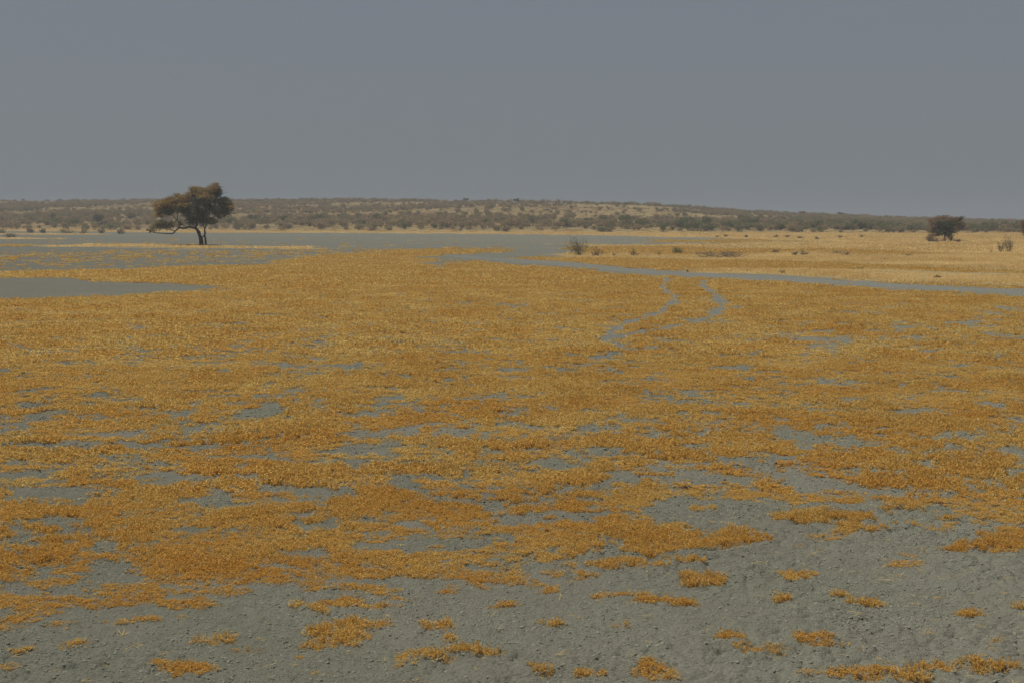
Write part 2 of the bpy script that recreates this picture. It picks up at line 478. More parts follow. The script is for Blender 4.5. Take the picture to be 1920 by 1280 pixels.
def ground_mat():
    m, t, out = new_mat('pan_ground')
    geo = t.nodes.new('ShaderNodeNewGeometry'); P = geo.outputs['Position']
    def attr(n):
        a = t.nodes.new('ShaderNodeAttribute'); a.attribute_name = n; return a.outputs['Fac']
    ao, ap, at_, ah = attr('orange'), attr('pale'), attr('track'), attr('slope')
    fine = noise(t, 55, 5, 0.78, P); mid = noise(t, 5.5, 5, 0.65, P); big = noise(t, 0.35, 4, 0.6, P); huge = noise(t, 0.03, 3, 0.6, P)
    soil = mixc(t, mrange(t, mid, 0.32, 0.68), (0.262, 0.265, 0.195), (0.350, 0.350, 0.262))
    soil = mixc(t, mrange(t, big, 0.35, 0.7), soil, (0.37, 0.352, 0.28))
    soil = mixc(t, mrange(t, huge, 0.4, 0.65, 0, 0.5), soil, (0.25, 0.25, 0.21))
    sp = t.nodes.new('ShaderNodeSeparateXYZ'); t.links.new(P, sp.inputs[0])
    soil = mixc(t, mrange(t, sp.outputs['Y'], 25, 95, 0, 0.75), soil, (0.205, 0.203, 0.164))
    soil = mixc(t, mrange(t, noise(t, 0.11, 5, 0.7, P), 0.42, 0.64, 0, 0.55), soil, (0.265, 0.25, 0.195))
    soil = mixc(t, mrange(t, fine, 0.28, 0.5, 0.6, 0.0), soil, (0.085, 0.085, 0.066))  # dark flecks paint crevice shade and some debris into the soil
    soil = mixc(t, mrange(t, fine, 0.62, 0.78, 0.0, 0.6), soil, (0.42, 0.41, 0.35))
    soil = mixc(t, mth(t, 'MULTIPLY', at_, 0.7), soil, (0.28, 0.28, 0.25))
    litter = mixc(t, mrange(t, big, 0.35, 0.65), (0.37, 0.22, 0.07), (0.39, 0.26, 0.10))
    litter = mixc(t, mrange(t, huge, 0.4, 0.6), litter, (0.385, 0.245, 0.085))
    grass = mixc(t, mrange(t, big, 0.35, 0.65), (0.56, 0.42, 0.19), (0.50, 0.35, 0.135))
    slope = mixc(t, mrange(t, noise(t, 0.05, 4, 0.65, P), 0.4, 0.62), (0.40, 0.29, 0.115), (0.29, 0.21, 0.105))
    slope = mixc(t, mrange(t, noise(t, 0.017, 3, 0.6, P), 0.55, 0.66, 0, 0.6), slope, (0.33, 0.18, 0.095))
    grass = mixc(t, ah, grass, slope)
    # plant litter lies broken up on the soil
    spk = mrange(t, noise(t, 14, 5, 0.75, P), 0.38, 0.58)
    dist = t.nodes.new('ShaderNodeVectorMath'); dist.operation = 'LENGTH'; t.links.new(P, dist.inputs[0])
    # ragged cover, and solid where the carpet is closed
    far_ = mrange(t, dist.outputs['Value'], 20, 90, 0.3, 0.85)
    of = mth(t, 'MULTIPLY', mth(t, 'MULTIPLY', ao, far_), mth(t, 'ADD', mth(t, 'MULTIPLY', spk, 0.6), mth(t, 'MULTIPLY', ao, 0.4), True), True)
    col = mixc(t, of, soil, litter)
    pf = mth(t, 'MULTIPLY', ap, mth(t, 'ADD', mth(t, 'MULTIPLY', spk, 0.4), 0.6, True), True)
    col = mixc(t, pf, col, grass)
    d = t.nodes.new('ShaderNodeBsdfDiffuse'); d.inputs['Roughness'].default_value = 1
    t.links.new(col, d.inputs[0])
    v = t.nodes.new('ShaderNodeTexVoronoi'); v.inputs['Scale'].default_value = 24
    wv = t.nodes.new('ShaderNodeVectorMath'); wv.operation = 'ADD'
    wn = t.nodes.new('ShaderNodeTexNoise'); wn.inputs['Scale'].default_value = 9; t.links.new(P, wn.inputs['Vector'])
    ws = t.nodes.new('ShaderNodeVectorMath'); ws.operation = 'SCALE'; ws.inputs['Scale'].default_value = 0.12
    t.links.new(wn.outputs['Color'], ws.inputs[0]); t.links.new(P, wv.inputs[0]); t.links.new(ws.outputs[0], wv.inputs[1])
    t.links.new(wv.outputs[0], v.inputs['Vector'])
    hgt = mth(t, 'ADD', mth(t, 'MULTIPLY', fine, 1.0), mth(t, 'MULTIPLY', v.outputs['Distance'], -0.3))
    b = t.nodes.new('ShaderNodeBump'); b.inputs['Strength'].default_value = 1.0; b.inputs['Distance'].default_value = 0.045
    t.links.new(hgt, b.inputs['Height']); t.links.new(b.outputs[0], d.inputs['Normal'])
    t.links.new(d.outputs[0], out.inputs[0])
    return m

M_ground = ground_mat()
M_tuft = leaf_mat('orange_creeper', [(0.0, (0.62, 0.365, 0.085)), (0.35, (0.66, 0.42, 0.115)), (0.65, (0.68, 0.48, 0.155)), (1.0, (0.74, 0.565, 0.22))], 0.4, 0.48, 0.52, True)
M_grass = leaf_mat('straw_grass', [(0.0, (0.64, 0.46, 0.19)), (0.5, (0.76, 0.585, 0.27)), (1.0, (0.84, 0.69, 0.37))], 0.2, 0.45, 0.45)
M_hillgrass = leaf_mat('hill_grass', [(0.0, (0.36, 0.26, 0.095)), (0.5, (0.47, 0.345, 0.135)), (1.0, (0.55, 0.415, 0.18))], 0.05, 0.4, 0.5)
M_bush = leaf_mat('hill_bush', [(0.0, (0.25, 0.235, 0.10)), (0.3, (0.33, 0.275, 0.14)), (0.65, (0.42, 0.325, 0.18)), (1.0, (0.54, 0.40, 0.22))], 0.02, 0.35, 0.35)
M_bushg = leaf_mat('foot_bush_green', [(0.0, (0.20, 0.18, 0.09)), (0.4, (0.22, 0.22, 0.09)), (0.75, (0.26, 0.25, 0.11)), (1.0, (0.30, 0.25, 0.14))], 0.03, 0.3, 0.5)
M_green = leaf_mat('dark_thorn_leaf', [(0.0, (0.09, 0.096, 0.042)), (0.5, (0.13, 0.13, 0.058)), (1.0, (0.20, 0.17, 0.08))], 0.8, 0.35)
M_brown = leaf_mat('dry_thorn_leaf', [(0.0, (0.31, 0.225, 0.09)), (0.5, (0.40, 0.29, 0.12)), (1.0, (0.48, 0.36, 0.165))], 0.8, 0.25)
M_red = leaf_mat('reddish_twig', [(0.0, (0.25, 0.17, 0.10)), (0.5, (0.32, 0.22, 0.135)), (1.0, (0.38, 0.27, 0.165))], 0.9, 0.35)
M_olive = leaf_mat('olive_leaf', [(0.0, (0.20, 0.19, 0.085)), (0.5, (0.28, 0.25, 0.12)), (1.0, (0.36, 0.30, 0.16))], 0.9, 0.4)
M_fresh = leaf_mat('fresh_leaf', [(0.0, (0.12, 0.19, 0.08)), (0.5, (0.16, 0.22, 0.09)), (1.0, (0.22, 0.25, 0.12))], 0.9, 0.2)
M_grey = leaf_mat('grey_twig', [(0.0, (0.22, 0.185, 0.14)), (0.5, (0.28, 0.23, 0.18)), (1.0, (0.34, 0.28, 0.22))], 0.9, 0.2)
M_bark = bark_mat('thorn_bark', (0.035, 0.028, 0.022), (0.085, 0.068, 0.052))
M_twig = bark_mat('shrub_twig', (0.16, 0.13, 0.10), (0.27, 0.22, 0.165), 14)
M_clod = bark_mat('dry_clod', (0.25, 0.255, 0.195), (0.43, 0.43, 0.335), 20)

# ------------------------------------------------------------------ the pan: one sheet from underfoot to the horizon
def build_ground():
    rad = [2.0]
    while rad[-1] < 3000:
        r = rad[-1]
        step = 0.72 * r * r / (1422 * H)
        rad.append(r + min(max(step, 0.014), r * 0.02 + 0.2, 14 if r < 900 else 200))
    rad = np.array(rad)
    a1 = np.radians(np.arange(-23.5, 23.5, 0.047))
    a2 = np.radians(np.concatenate([np.arange(23.5, 52, 0.16), np.arange(52, 308, 2.5), np.arange(308, 336.5, 0.16)]))
    ang = np.concatenate([a1, a2])
    R, A = np.meshgrid(rad, ang, indexing='ij')
    x = R * np.sin(A); y = R * np.cos(A)
    nr, na = R.shape
    xf = x.ravel(); yf = y.ravel()
    o, p, tr, road = masks(xf, yf)
    D = np.sqrt(xf * xf + yf * yf)
    # old wheel paths that run diagonally across the bare soil in front
    z = hill(xf, yf) + 0.03 * fbm(xf, yf, 14, 2, 12) * sstep(0, 10, D) * sstep(250, 100, D)
    smooth = np.maximum(tr, sstep(0.1, 0.6, fbm(xf * 0.35 + yf * 0.2, yf * 1.1 - xf * 0.5, 1.6, 2, 88)) * 0.8)
    near = D < 70
    rz = np.zeros_like(z)
    rz[near] = rough(xf[near], yf[near], smooth[near]) * sstep(70, 30, D[near])
    z = z + rz
    V = np.stack([xf, yf, z], 1)
    V = np.vstack([V, [[0, 0, 0]]])
    i, j = np.meshgrid(np.arange(nr - 1), np.arange(na), indexing='ij')
    j2 = (j + 1) % na
    Q = np.stack([i * na + j, (i + 1) * na + j, (i + 1) * na + j2, i * na + j2], -1).reshape(-1, 4)
    c = nr * na
    jj = np.arange(na)
    T = np.stack([np.full(na, c), jj, (jj + 1) % na, (jj + 1) % na], 1)[:, :3]
    me = bpy.data.meshes.new('ground')
    me.vertices.add(len(V)); me.vertices.foreach_set('co', V.astype(np.float32).ravel())
    loops = np.concatenate([Q.ravel(), T.ravel()]).astype(np.int32)
    me.loops.add(len(loops)); me.loops.foreach_set('vertex_index', loops)
    st = np.concatenate([np.arange(len(Q)) * 4, len(Q) * 4 + np.arange(na) * 3]).astype(np.int32)
    me.polygons.add(len(st)); me.polygons.foreach_set('loop_start', st)
    me.update(calc_edges=True)
    slope = sstep(-6, 12, yf - foot(xf))
    for nm, arr in (('orange', o), ('pale', p), ('track', tr), ('slope', slope)):
        a = me.attributes.new(nm, 'FLOAT', 'POINT')
        a.data.foreach_set('value', np.append(arr, 0).astype(np.float32))
    me.polygons.foreach_set('use_smooth', np.ones(len(st), bool))
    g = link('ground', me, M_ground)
    g['kind'] = 'structure'
    print('ground verts', len(V))
build_ground()

# ------------------------------------------------------------------ scattering (only for the uncountable cover)
def scatter(name, pts, rotz, tilt, scl, idx, sources, label):
    col = bpy.data.collections.new(name + '_source')
    for k, (me, mat) in enumerate(sources):
        o = bpy.data.objects.new('%s_%02d' % (name, k), me)
        if not me.materials: me.materials.append(mat)
        col.objects.link(o)
    me = bpy.data.meshes.new(name)
    me.vertices.add(len(pts)); me.vertices.foreach_set('co', np.asarray(pts, np.float32).ravel())
    rot = np.stack([tilt * np.cos(rotz * 3), tilt * np.sin(rotz * 3), rotz], 1)
    a = me.attributes.new('rot', 'FLOAT_VECTOR', 'POINT'); a.data.foreach_set('vector', rot.astype(np.float32).ravel())
    if np.ndim(scl) == 1: scl = np.stack([scl] * 3, 1)
    a = me.attributes.new('scl', 'FLOAT_VECTOR', 'POINT'); a.data.foreach_set('vector', scl.astype(np.float32).ravel())
    a = me.attributes.new('idx', 'INT', 'POINT'); a.data.foreach_set('value', idx.astype(np.int32))
    me.update()
    ob = bpy.data.objects.new(name, me); COL.objects.link(ob)
    me.materials.append(sources[0][1])
    g = bpy.data.node_groups.new(name, 'GeometryNodeTree')
    g.interface.new_socket('Geometry', in_out='INPUT', socket_type='NodeSocketGeometry')
    g.interface.new_socket('Geometry', in_out='OUTPUT', socket_type='NodeSocketGeometry')
    gi = g.nodes.new('NodeGroupInput'); go = g.nodes.new('NodeGroupOutput')
    iop = g.nodes.new('GeometryNodeInstanceOnPoints')
    ci = g.nodes.new('GeometryNodeCollectionInfo'); ci.inputs[0].default_value = col
    ci.inputs['Separate Children'].default_value = True; ci.inputs['Reset Children'].default_value = True
    def na(nm, ty):
        n = g.nodes.new('GeometryNodeInputNamedAttribute'); n.data_type = ty; n.inputs[0].default_value = nm
        return n.outputs[0]
    g.links.new(gi.outputs[0], iop.inputs['Points'])
    g.links.new(ci.outputs[0], iop.inputs['Instance'])
    iop.inputs['Pick Instance'].default_value = True
    g.links.new(na('idx', 'INT'), iop.inputs['Instance Index'])
    g.links.new(na('rot', 'FLOAT_VECTOR'), iop.inputs['Rotation'])
    g.links.new(na('scl', 'FLOAT_VECTOR'), iop.inputs['Scale'])
    g.links.new(iop.outputs[0], go.inputs[0])
    md = ob.modifiers.new('scatter', 'NODES'); md.node_group = g
    tag(ob, label[0], label[1], None, 'stuff')
    print(name, len(pts))
    return ob

def fan_points(r0, r1, spacing, half=None, rng=RNG):
    half = half or (46.0 if r1 <= 15 else 37.0 if r1 <= 34 else 30.0 if r1 <= 62 else 27.0)
    area_n = int(math.radians(half) * (r1 * r1 - r0 * r0) / spacing ** 2)
    r = np.sqrt(rng.uniform(r0 * r0, r1 * r1, area_n)); a = rng.uniform(-math.radians(half), math.radians(half), area_n)
    return r * np.sin(a), r * np.cos(a)

def creeper(radius, height, n, leaf, rng):
    """low mat: short sprigs fanning out and up, each a string of small fleshy leaves"""
    ns = max(6, n // 6)
    P = []; Dd = []
    for s in range(ns):
        a = rng.uniform(0, 2 * math.pi); rr = radius * math.sqrt(rng.uniform(0, 1)) * 0.8
        b = np.array([rr * math.cos(a), rr * math.sin(a), 0])
        out = np.array([math.cos(a), math.sin(a), 0]) * rng.uniform(0.1, 0.8) * (rr / radius + .2)
        hh = height * (1 - 0.6 * (rr / radius) ** 2) * rng.uniform(0.6, 1.2)
        for k in range(6):
            f = (k + 1) / 6
            P.append(b + out * f * radius * 0.5 + np.array([0, 0, hh * f]) + rng.normal(size=3) * leaf * 0.45)
            Dd.append(out + np.array([0, 0, 0.6]))
    P = np.array(P); P[:, 2] = np.maximum(P[:, 2], 0.1 * leaf)
    return leaves(P, leaf * 1.5, leaf * 0.75, np.array(Dd), rng, bias=0.8)

def creeper_set(tagn, radius, height, n, leaf, cnt=5):
    out = []
    for k in range(cnt):
        r = np.random.default_rng(100 + k)
        V, Fc = creeper(radius, height, n, leaf, r)
        out.append((mesh_np('creeper_' + tagn, V, Fc, 4), M_tuft))
    return out

def orange_layer(r0, r1, spacing, zoff=0.0):
    x, y = fan_points(r0, r1, spacing)
    o, p, tr, rd = masks(x, y)
    keep = RNG.uniform(size=len(x)) < np.clip(o * 1.1 - 0.08, 0, 1) * (0.25 + 0.75 * sstep(0.2, 0.65, o))
    return x[keep], y[keep], o[keep]

for nm, r0, r1, sp, rad, hh, n, leaf in (('near', 6.0, 15, 0.040, 0.045, 0.042, 60, 0.010),
                                         ('middle', 15, 30, 0.068, 0.075, 0.052, 60, 0.017),
                                         ('far', 30, 62, 0.15, 0.16, 0.046, 72, 0.032),
                                         ('remote', 62, 105, 0.25, 0.23, 0.038, 62, 0.045),
                                         ('distant', 105, 215, 0.40, 0.38, 0.045, 84, 0.07)):
    x, y, o = orange_layer(r0, r1, sp)
    z = ground_z(x, y) if r0 < 62 else hill(x, y)
    N = len(x)
    mound = 0.75 + 0.55 * np.clip(fbm(x, y, 0.9, 3, 33), -0.6, 1)
    s = RNG.uniform(0.65, 1.25, N)
    if r0 > 60: mound = 0.9 + 0.1 * mound; s = RNG.uniform(0.8, 1.15, N)
    scl = np.stack([s, s, s * mound * (0.65 + 0.5 * o)], 1)
    scatter('creeping_plants' + '', np.stack([x, y, z - 0.004], 1), RNG.uniform(0, 6.28, N), RNG.uniform(0, 0.25, N), scl,
            RNG.integers(0, 5, N), creeper_set(nm, rad, hh, n, leaf), ('orange creeping plants carpeting the %s part of the grey pan' % {'near': 'nearest', 'middle': 'front', 'far': 'middle', 'remote': 'outer', 'distant': 'farthest'}[nm], 'ground cover'))

# clods on bare soil
def clod_set():
    out = []
    import bmesh
    for k in range(5):
        bm = bmesh.new(); bmesh.ops.create_icosphere(bm, subdivisions=2, radius=1)
        r = np.random.default_rng(k + 50)
        a = r.uniform(0.6, 1.3, 3); ph = r.uniform(0, 6, 6)
        for v in bm.verts:
            c = v.co
            q = 1 + 0.22 * math.sin(3.1 * c.x + ph[0]) * math.sin(2.7 * c.y + ph[1]) + 0.18 * math.sin(5 * c.z + ph[2] + 3 * c.x)
            v.co = Vector((c.x * a[0] * q, c.y * a[1] * q, c.z * 0.6 * q))
        me = bpy.data.meshes.new('clod'); bm.to_mesh(me); bm.free()
        out.append((me, M_clod))
    return out
for where, r0, r1, sp, smin, smax in (('near', 6.0, 15, 0.034, 0.004, 0.013), ('far', 15, 34, 0.075, 0.009, 0.020)):
    x, y = fan_points(r0, r1, sp)
    o, p, tr, rd = masks(x, y)
    dens = sstep(-0.6, 0.5, fbm(x, y, 1.3, 3, 66)) * (1 - 0.85 * tr)
    keep = (RNG.uniform(size=len(x)) < 0.25 + 0.75 * dens) & (o < 0.7)
    x, y = x[keep], y[keep]
    N = len(x)
    s_ = smin + (smax - smin) * RNG.uniform(size=N) ** 2.5
    scatter('soil_clods', np.stack([x, y, ground_z(x, y)], 1), RNG.uniform(0, 6.28, N), RNG.uniform(0, 0.7, N), s_, RNG.integers(0, 5, N),
            clod_set(), ('crumbled grey clay clods strewn over the bare soil %s' % ('in the foreground' if where == 'near' else 'between the front orange mats'), 'soil clods'))

# stalks and chips lying about
def litter_set():
    out = []
    for k in range(4):
        r = np.random.default_rng(900 + k)
        C = np.zeros((3, 3)); C[:, :2] = r.normal(size=(3, 2)) * 0.015; C[:, 2] = 0.004 + 0.004 * r.uniform(size=3)
        d = r.normal(size=(3, 3)) * np.array([1, 1, 0.08])
        V, Fc = leaves(C, 0.06, 0.0035, d * 5, r, bias=0.0)
        out.append((mesh_np('dry_stalks', V, Fc, 4), M_grass))
    return out
x, y = fan_points(7.6, 26, 0.22)
o, p, tr, rd = masks(x, y)
keep = RNG.uniform(size=len(x)) < 0.25 + 0.5 * sstep(0, .6, fbm(x, y, 1.1, 3, 67))
x, y = x[keep], y[keep]; N = len(x)
scatter('dry_stalks', np.stack([x, y, ground_z(x, y) + 0.012], 1), RNG.uniform(0, 6.28, N), RNG.uniform(0, 0.2, N), RNG.uniform(0.4, 1.6, N) ** 1.5, RNG.integers(0, 4, N),
        litter_set(), ('bits of pale dry stalk lying on the foreground soil', 'plant litter'))

# pale grass
def grass_mesh(radius, height, n, bw, rng):
    a = rng.uniform(0, 6.28, n); rr = radius * np.sqrt(rng.uniform(0, 1, n))
    B = np.stack([rr * np.cos(a), rr * np.sin(a), np.zeros(n)], 1)
    lean = np.stack([rng.normal(size=n) * 0.45, rng.normal(size=n) * 0.45, np.ones(n)], 1)
    h = height * rng.uniform(0.5, 1.15, n)
    Tt = B + unit(lean) * h[:, None]
    w = unit(np.cross(lean, rng.normal(size=(n, 3)))) * bw * 0.5
    mid = (B * 0.5 + Tt * 0.5)
    V = np.stack([B, mid + w, Tt, mid - w], 1).reshape(-1, 3)
    return V, np.arange(n * 4).reshape(-1, 4)
def grass_set(radius, height, n, bw, seed):
    return [(mesh_np('grass_tuft', *grass_mesh(radius, height, n, bw, np.random.default_rng(seed + k)), 4), M_grass) for k in range(4)]
for nm, r0, r1, sp, rad, hh, n, bw in (('near', 50, 125, 0.34, 0.24, 0.17, 46, 0.022), ('far', 125, 420, 1.15, 0.85, 0.19, 70, 0.07)):
    x, y = fan_points(r0, r1, sp)
    o, p, tr, rd = masks(x, y)
    d = y - foot(x)
    keep = (RNG.uniform(size=len(x)) < np.clip((p - 0.3) * 1.4, 0, 1)) & (d < 4)
    x, y = x[keep], y[keep]; N = len(x)
    s = RNG.uniform(0.6, 1.2, N); s3 = np.stack([s, s, s * (0.75 + 0.5 * np.clip(fbm(x, y, 7, 3, 13), -.6, 1))], 1)
    scatter('dry_grass', np.stack([x, y, hill(x, y)], 1), RNG.uniform(0, 6.28, N), RNG.uniform(0, 0.1, N), s3, RNG.integers(0, 4, N),
            grass_set(rad, hh, n, bw, 300), ('pale straw grass on the low islands %s' % ('right of the vehicle track' if nm == 'near' else 'at the foot of the hill and beside the lone tree'), 'grass'))

# ------------------------------------------------------------------ hillside scrub
def dome_bush(w, h, n, leaf, rng):
    parts = []
    nl = rng.integers(5, 9)
    C = []
    for k in range(nl):
        a = rng.uniform(0, 6.28); r = rng.uniform(0, 0.55) * w / 2
        cx, cy = r * math.cos(a), r * math.sin(a)
        cz = h * rng.uniform(0.35, 0.72); rx = w * rng.uniform(0.18, 0.32); rz = h * rng.uniform(0.22, 0.34)
        m = n // nl
        d = unit(rng.normal(size=(m, 3))) * rng.uniform(0.55, 1.05, (m, 1))
        C.append(np.array([cx, cy, cz]) + d * np.array([rx, rx, rz]))
    C = np.vstack(C); C[:, 2] = np.maximum(C[:, 2], 0.05)
    parts.append(leaves(C, leaf * 1.6, leaf * 0.7, np.tile([0, 0, 0.5], (len(C), 1)), rng, bias=1.0))
    for k in range(7):
        a = rng.uniform(0, 6.28)
        e = np.array([math.cos(a) * w * 0.36, math.sin(a) * w * 0.36, h * rng.uniform(0.5, 1.08)])
        parts.append(tube([(0, 0, -0.15), e * 0.5 + np.array([0, 0, -0.05]), e], 0.05, 0.015, 4))
    return merge(parts)
BW = []
for k in range(6):
    r = np.random.default_rng(500 + k)
    V, Fc = dome_bush(r.uniform(2.4, 3.4), r.uniform(1.3, 1.9), 520, 0.17, r)
    BW.append(V); 
    BW[k] = (V, Fc)
bush_mesh = [mesh_np('thorn_bush', *b, 4) for b in BW]
green_mesh = [mesh_np('green_thorn_bush', *b, 4) for b in BW[:4]]
for m_ in bush_mesh: m_.materials.append(M_bush)
for m_ in green_mesh: m_.materials.append(M_bushg)

cand = []
rr = np.random.default_rng(11)
# rows along the foot of the hill
for k in range(780):
    X = rr.uniform(-170, 130); d = rr.uniform(1, 48)
    cand.append((X, foot(X) + d, rr.uniform(0.45, 1.12) * (1.0 + 0.12 * (d > 12)), 1))
# slope
for k in range(21000):
    d = rr.uniform(22, 330); X = rr.uniform(-1, 1) * 0.46 * (foot(0) + d)
    Y = float(foot(X)) + d
    ang = X / Y
    opn = float(fbm(np.array([X]), np.array([Y]), 46, 3, 201)[0])
    thr = 0.30 if -0.42 < ang < 0.1 else 0.5
    if -0.13 < ang < 0.06 and d > 45: thr = 0.0
    if opn > thr and rr.uniform() < 0.93: continue
    
    cand.append((X, Y, 0.28 + 0.66 * rr.uniform() ** 1.8, 0))
inview, rest = [], []
for c in cand:
    u = 960 + F * c[0] / c[1]
    if -10 < u < 1930: inview.append((c[2] / c[1], c, u))
    else: rest.append(c)
inview.sort(key=lambda q: -q[0])
ind = inview[:288]; rest += [q[1] for q in inview[288:]]
def place(me, c, name):
    o = bpy.data.objects.new(name, me)
    return o
for k, (_, c, u) in enumerate(ind):
    X, Y, s, row = c
    g = rr.uniform() < (0.75 if (u > 1100 and row) else (0.2 if row else 0.08))
    me = green_mesh[k % 4] if g else bush_mesh[k % 6]
    o = bpy.data.objects.new('green_thorn_bush' if g else 'thorn_bush', me)
    COL.objects.link(o)
    o.location = (X, Y, float(hill(np.array([X]), np.array([Y]))[0]) - 0.05)
    o.rotation_euler = (0, 0, rr.uniform(0, 6.28)); o.scale = (s * rr.uniform(0.9, 1.25), s * rr.uniform(0.9, 1.25), s * rr.uniform(0.85, 1.25))
    if u < 290: w = 'left of the lone tree'
    elif u < 700: w = 'right of the lone tree'
    elif u < 1100: w = 'behind the grey flat'
    elif u < 1730: w = 'behind the yellow grass'
    else: w = 'near the right hand tree'
    what = 'olive green' if g else 'grey brown'
    d = Y - float(foot(X))
    lab = '%s thorn bush %s %s' % (what, 'in the hill foot hedge' if d < 14 else 'up on the hillside', w)
    tag(o, lab, 'bush', lab.replace('bush', 'bushes'))
rest = np.array(rest)
N = len(rest)
z = hill(rest[:, 0], rest[:, 1]) - 0.05
scatter('hillside_scrub', np.stack([rest[:, 0], rest[:, 1], z], 1), RNG.uniform(0, 6.28, N), np.zeros(N), rest[:, 2], RNG.integers(0, 6, N),
        [(m_, M_bush) for m_ in bush_mesh], ('dense grey brown thorn scrub covering the upper slope and skyline of the hill', 'scrub'))
# tussocks on the slope
x = RNG.uniform(-1, 1, 9000); d = RNG.uniform(0, 260, 9000); X = x * 0.46 * (300 + d); Y = foot(X) + d
scatter('hillside_grass', np.stack([X, Y, hill(X, Y)], 1), RNG.uniform(0, 6.28, 9000), np.zeros(9000), RNG.uniform(0.4, 0.9, 9000), RNG.integers(0, 4, 9000),
        [(m__, M_hillgrass) for m__, _ in grass_set(1.1, 0.32, 60, 0.10, 400)], ('dry yellow grass between the bushes of the hill', 'grass'))

# ------------------------------------------------------------------ shrubs one can point to
def shrub(name, label, px, py, wpx, hpx, mat, nleaf=220, bare=0.5, group=None, cat='shrub', lean=0.0, seed=None, stems=11, twig=None, leaf=None, low=False, vase=False):
    x, y = at(px, py)
    m = y / F                                   # metres per photo pixel out there
    w, h = wpx * m * 1.28, hpx * m * 1.15
    r = np.random.default_rng(seed if seed is not None else int(px * 7 + py))
    z = float(hill(np.array([x]), np.array([y]))[0])
    root = empty(name, (x, y, z))
    tag(root, label, cat, group)
    parts = []; tips = []
    lf = leaf or max(0.035, 1.5 * m)
    for k in range(stems):
        a = r.uniform(0, 6.28); q = math.sqrt(r.uniform(0.02, 1)) * w / 2
        base = np.array([r.uniform(-.5, .5) * w * (0.6 if low else 0.15), r.uniform(-.5, .5) * w * 0.15, -0.05])
        e = np.array([math.cos(a) * q, math.sin(a) * q * 0.8, h * math.sqrt(max(0.15, 1 - (2 * q / w) ** 2 * 0.8)) * r.uniform(0.6, 1.0)])
        e[0] += lean * e[2]
        if low: e[2] = h * r.uniform(.5, 1)
        if vase:
            q = w / 2 * r.uniform(.25, 1); e = np.array([math.cos(a) * q, math.sin(a) * q * .8, h * r.uniform(.6, 1.0)])
        mid = base * 0.4 + e * 0.5 + r.normal(size=3) * 0.07 * w; mid[2] = max(mid[2], 0.03)
        parts.append(tube([base, mid, e], max(0.012, 0.3 * m), max(0.006, 0.15 * m), 4, 0.01 * w))
        tips.append(e)
        for j in range(4):
            s0 = base + (e - base) * r.uniform(0.3, 0.9); s0 = s0 * 0.6 + mid * 0.4
            f = s0 + unit(r.normal(size=(1, 3)))[0] * np.array([1, 1, 0.8]) * w * r.uniform(0.1, 0.2)
            f[2] = min(max(f[2], 0.04), h)
            parts.append(tube([s0, (s0 + f) / 2 + r.normal(size=3) * 0.02 * w, f], max(0.008, 0.2 * m), max(0.005, 0.1 * m), 3))
            tips.append(f)
    V, Fc = merge(parts)
    link('branches', mesh_np('branches', V, Fc, 4), twig or M_twig, root)
    tips = np.array(tips)
    C = tips[r.integers(0, len(tips), nleaf)] + r.normal(size=(nleaf, 3)) * np.array([w, w, h]) * (0.05 + 0.06 * (1 - bare))
    C[:, 2] = np.clip(C[:, 2], 0.03, h * 1.02)
    V, Fc = leaves(C, lf * 1.5, lf * 0.8, np.tile([0, 0, 0.6], (nleaf, 1)), r, bias=1.0)
    link('foliage', mesh_np('foliage', V, Fc, 4), mat, root)
    return root

shrub('shrub', 'big rounded olive shrub with bare stems, tallest plant on the low grass strip', 1085, 479, 50, 34, M_olive, 620, 0.3, stems=22)
shrub('shrub', 'reddish twiggy shrub just right of the big rounded olive shrub', 1122, 481, 26, 17, M_red, 200, 0.5)
shrub('shrub', 'tiny bare sprig between the reddish shrub and the thin grey shrub', 1151, 481, 10, 9, M_grey, 24, 0.9, stems=5)
shrub('shrub', 'thin grey twiggy shrub on the grass strip, left of the green one', 1190, 481, 18, 16, M_grey, 90, 0.8)
shrub('shrub', 'short dark sprig growing between thin grey shrub and green shrub', 1236, 480, 9, 12, M_olive, 36, 0.7, stems=6)
shrub('shrub', 'tiny pale stalk close beside the fresh green shrub', 1215, 481, 6, 8, M_grey, 14, 0.9, stems=4)
shrub('shrub', 'fresh green bushy shrub, the greenest plant on the grass strip', 1273, 477, 24, 14, M_fresh, 220, 0.4)
shrub('shrub', 'long low grey brushwood bank at the right end of the first grass strip', 1350, 484, 88, 9, M_grey, 520, 0.3, stems=34, low=True)
shrub('shrub', 'small olive shrub on the orange band above the low brushwood', 1455, 475, 14, 9, M_olive, 90, 0.5)
shrub('shrub', 'low grey shrub, left one of a touching pair on pale grass', 1491, 479, 14, 8, M_grey, 90, 0.5)
shrub('shrub', 'low grey shrub, right one of a touching pair on pale grass', 1507, 479, 16, 9, M_grey, 100, 0.5)
shrub('shrub', 'flat olive grey shrub alone between the pair and the small tree', 1570, 477, 14, 8, M_olive, 80, 0.5)
shrub('shrub', 'faint thin shrub on the pale grass beside the flat olive grey one', 1585, 480, 18, 9, M_grey, 50, 0.8)
shrub('shrub', 'ragged grey shrub low in the grass far right of the pair', 1702, 481, 16, 5, M_olive, 60, 0.5)
shrub('tussock', 'rounded brown tussock on the edge of the pale island nearest the track', 1466, 514, 13, 8, M_brown, 140, 0.2, cat='tussock')
shrub('tussock', 'small dark brown tussock at the left tip of the pale island', 1291, 510, 9, 4, M_brown, 80, 0.2, cat='tussock')
shrub('tussock', 'squat brown tussock at the right end of the pale island by track', 1758, 522, 13, 6, M_brown, 120, 0.2, cat='tussock')
shrub('tussock', 'short upright dark tuft on the pale island behind the rounded tussock', 1402, 510, 6, 6, M_olive, 36, 0.4, cat='tussock', stems=6)
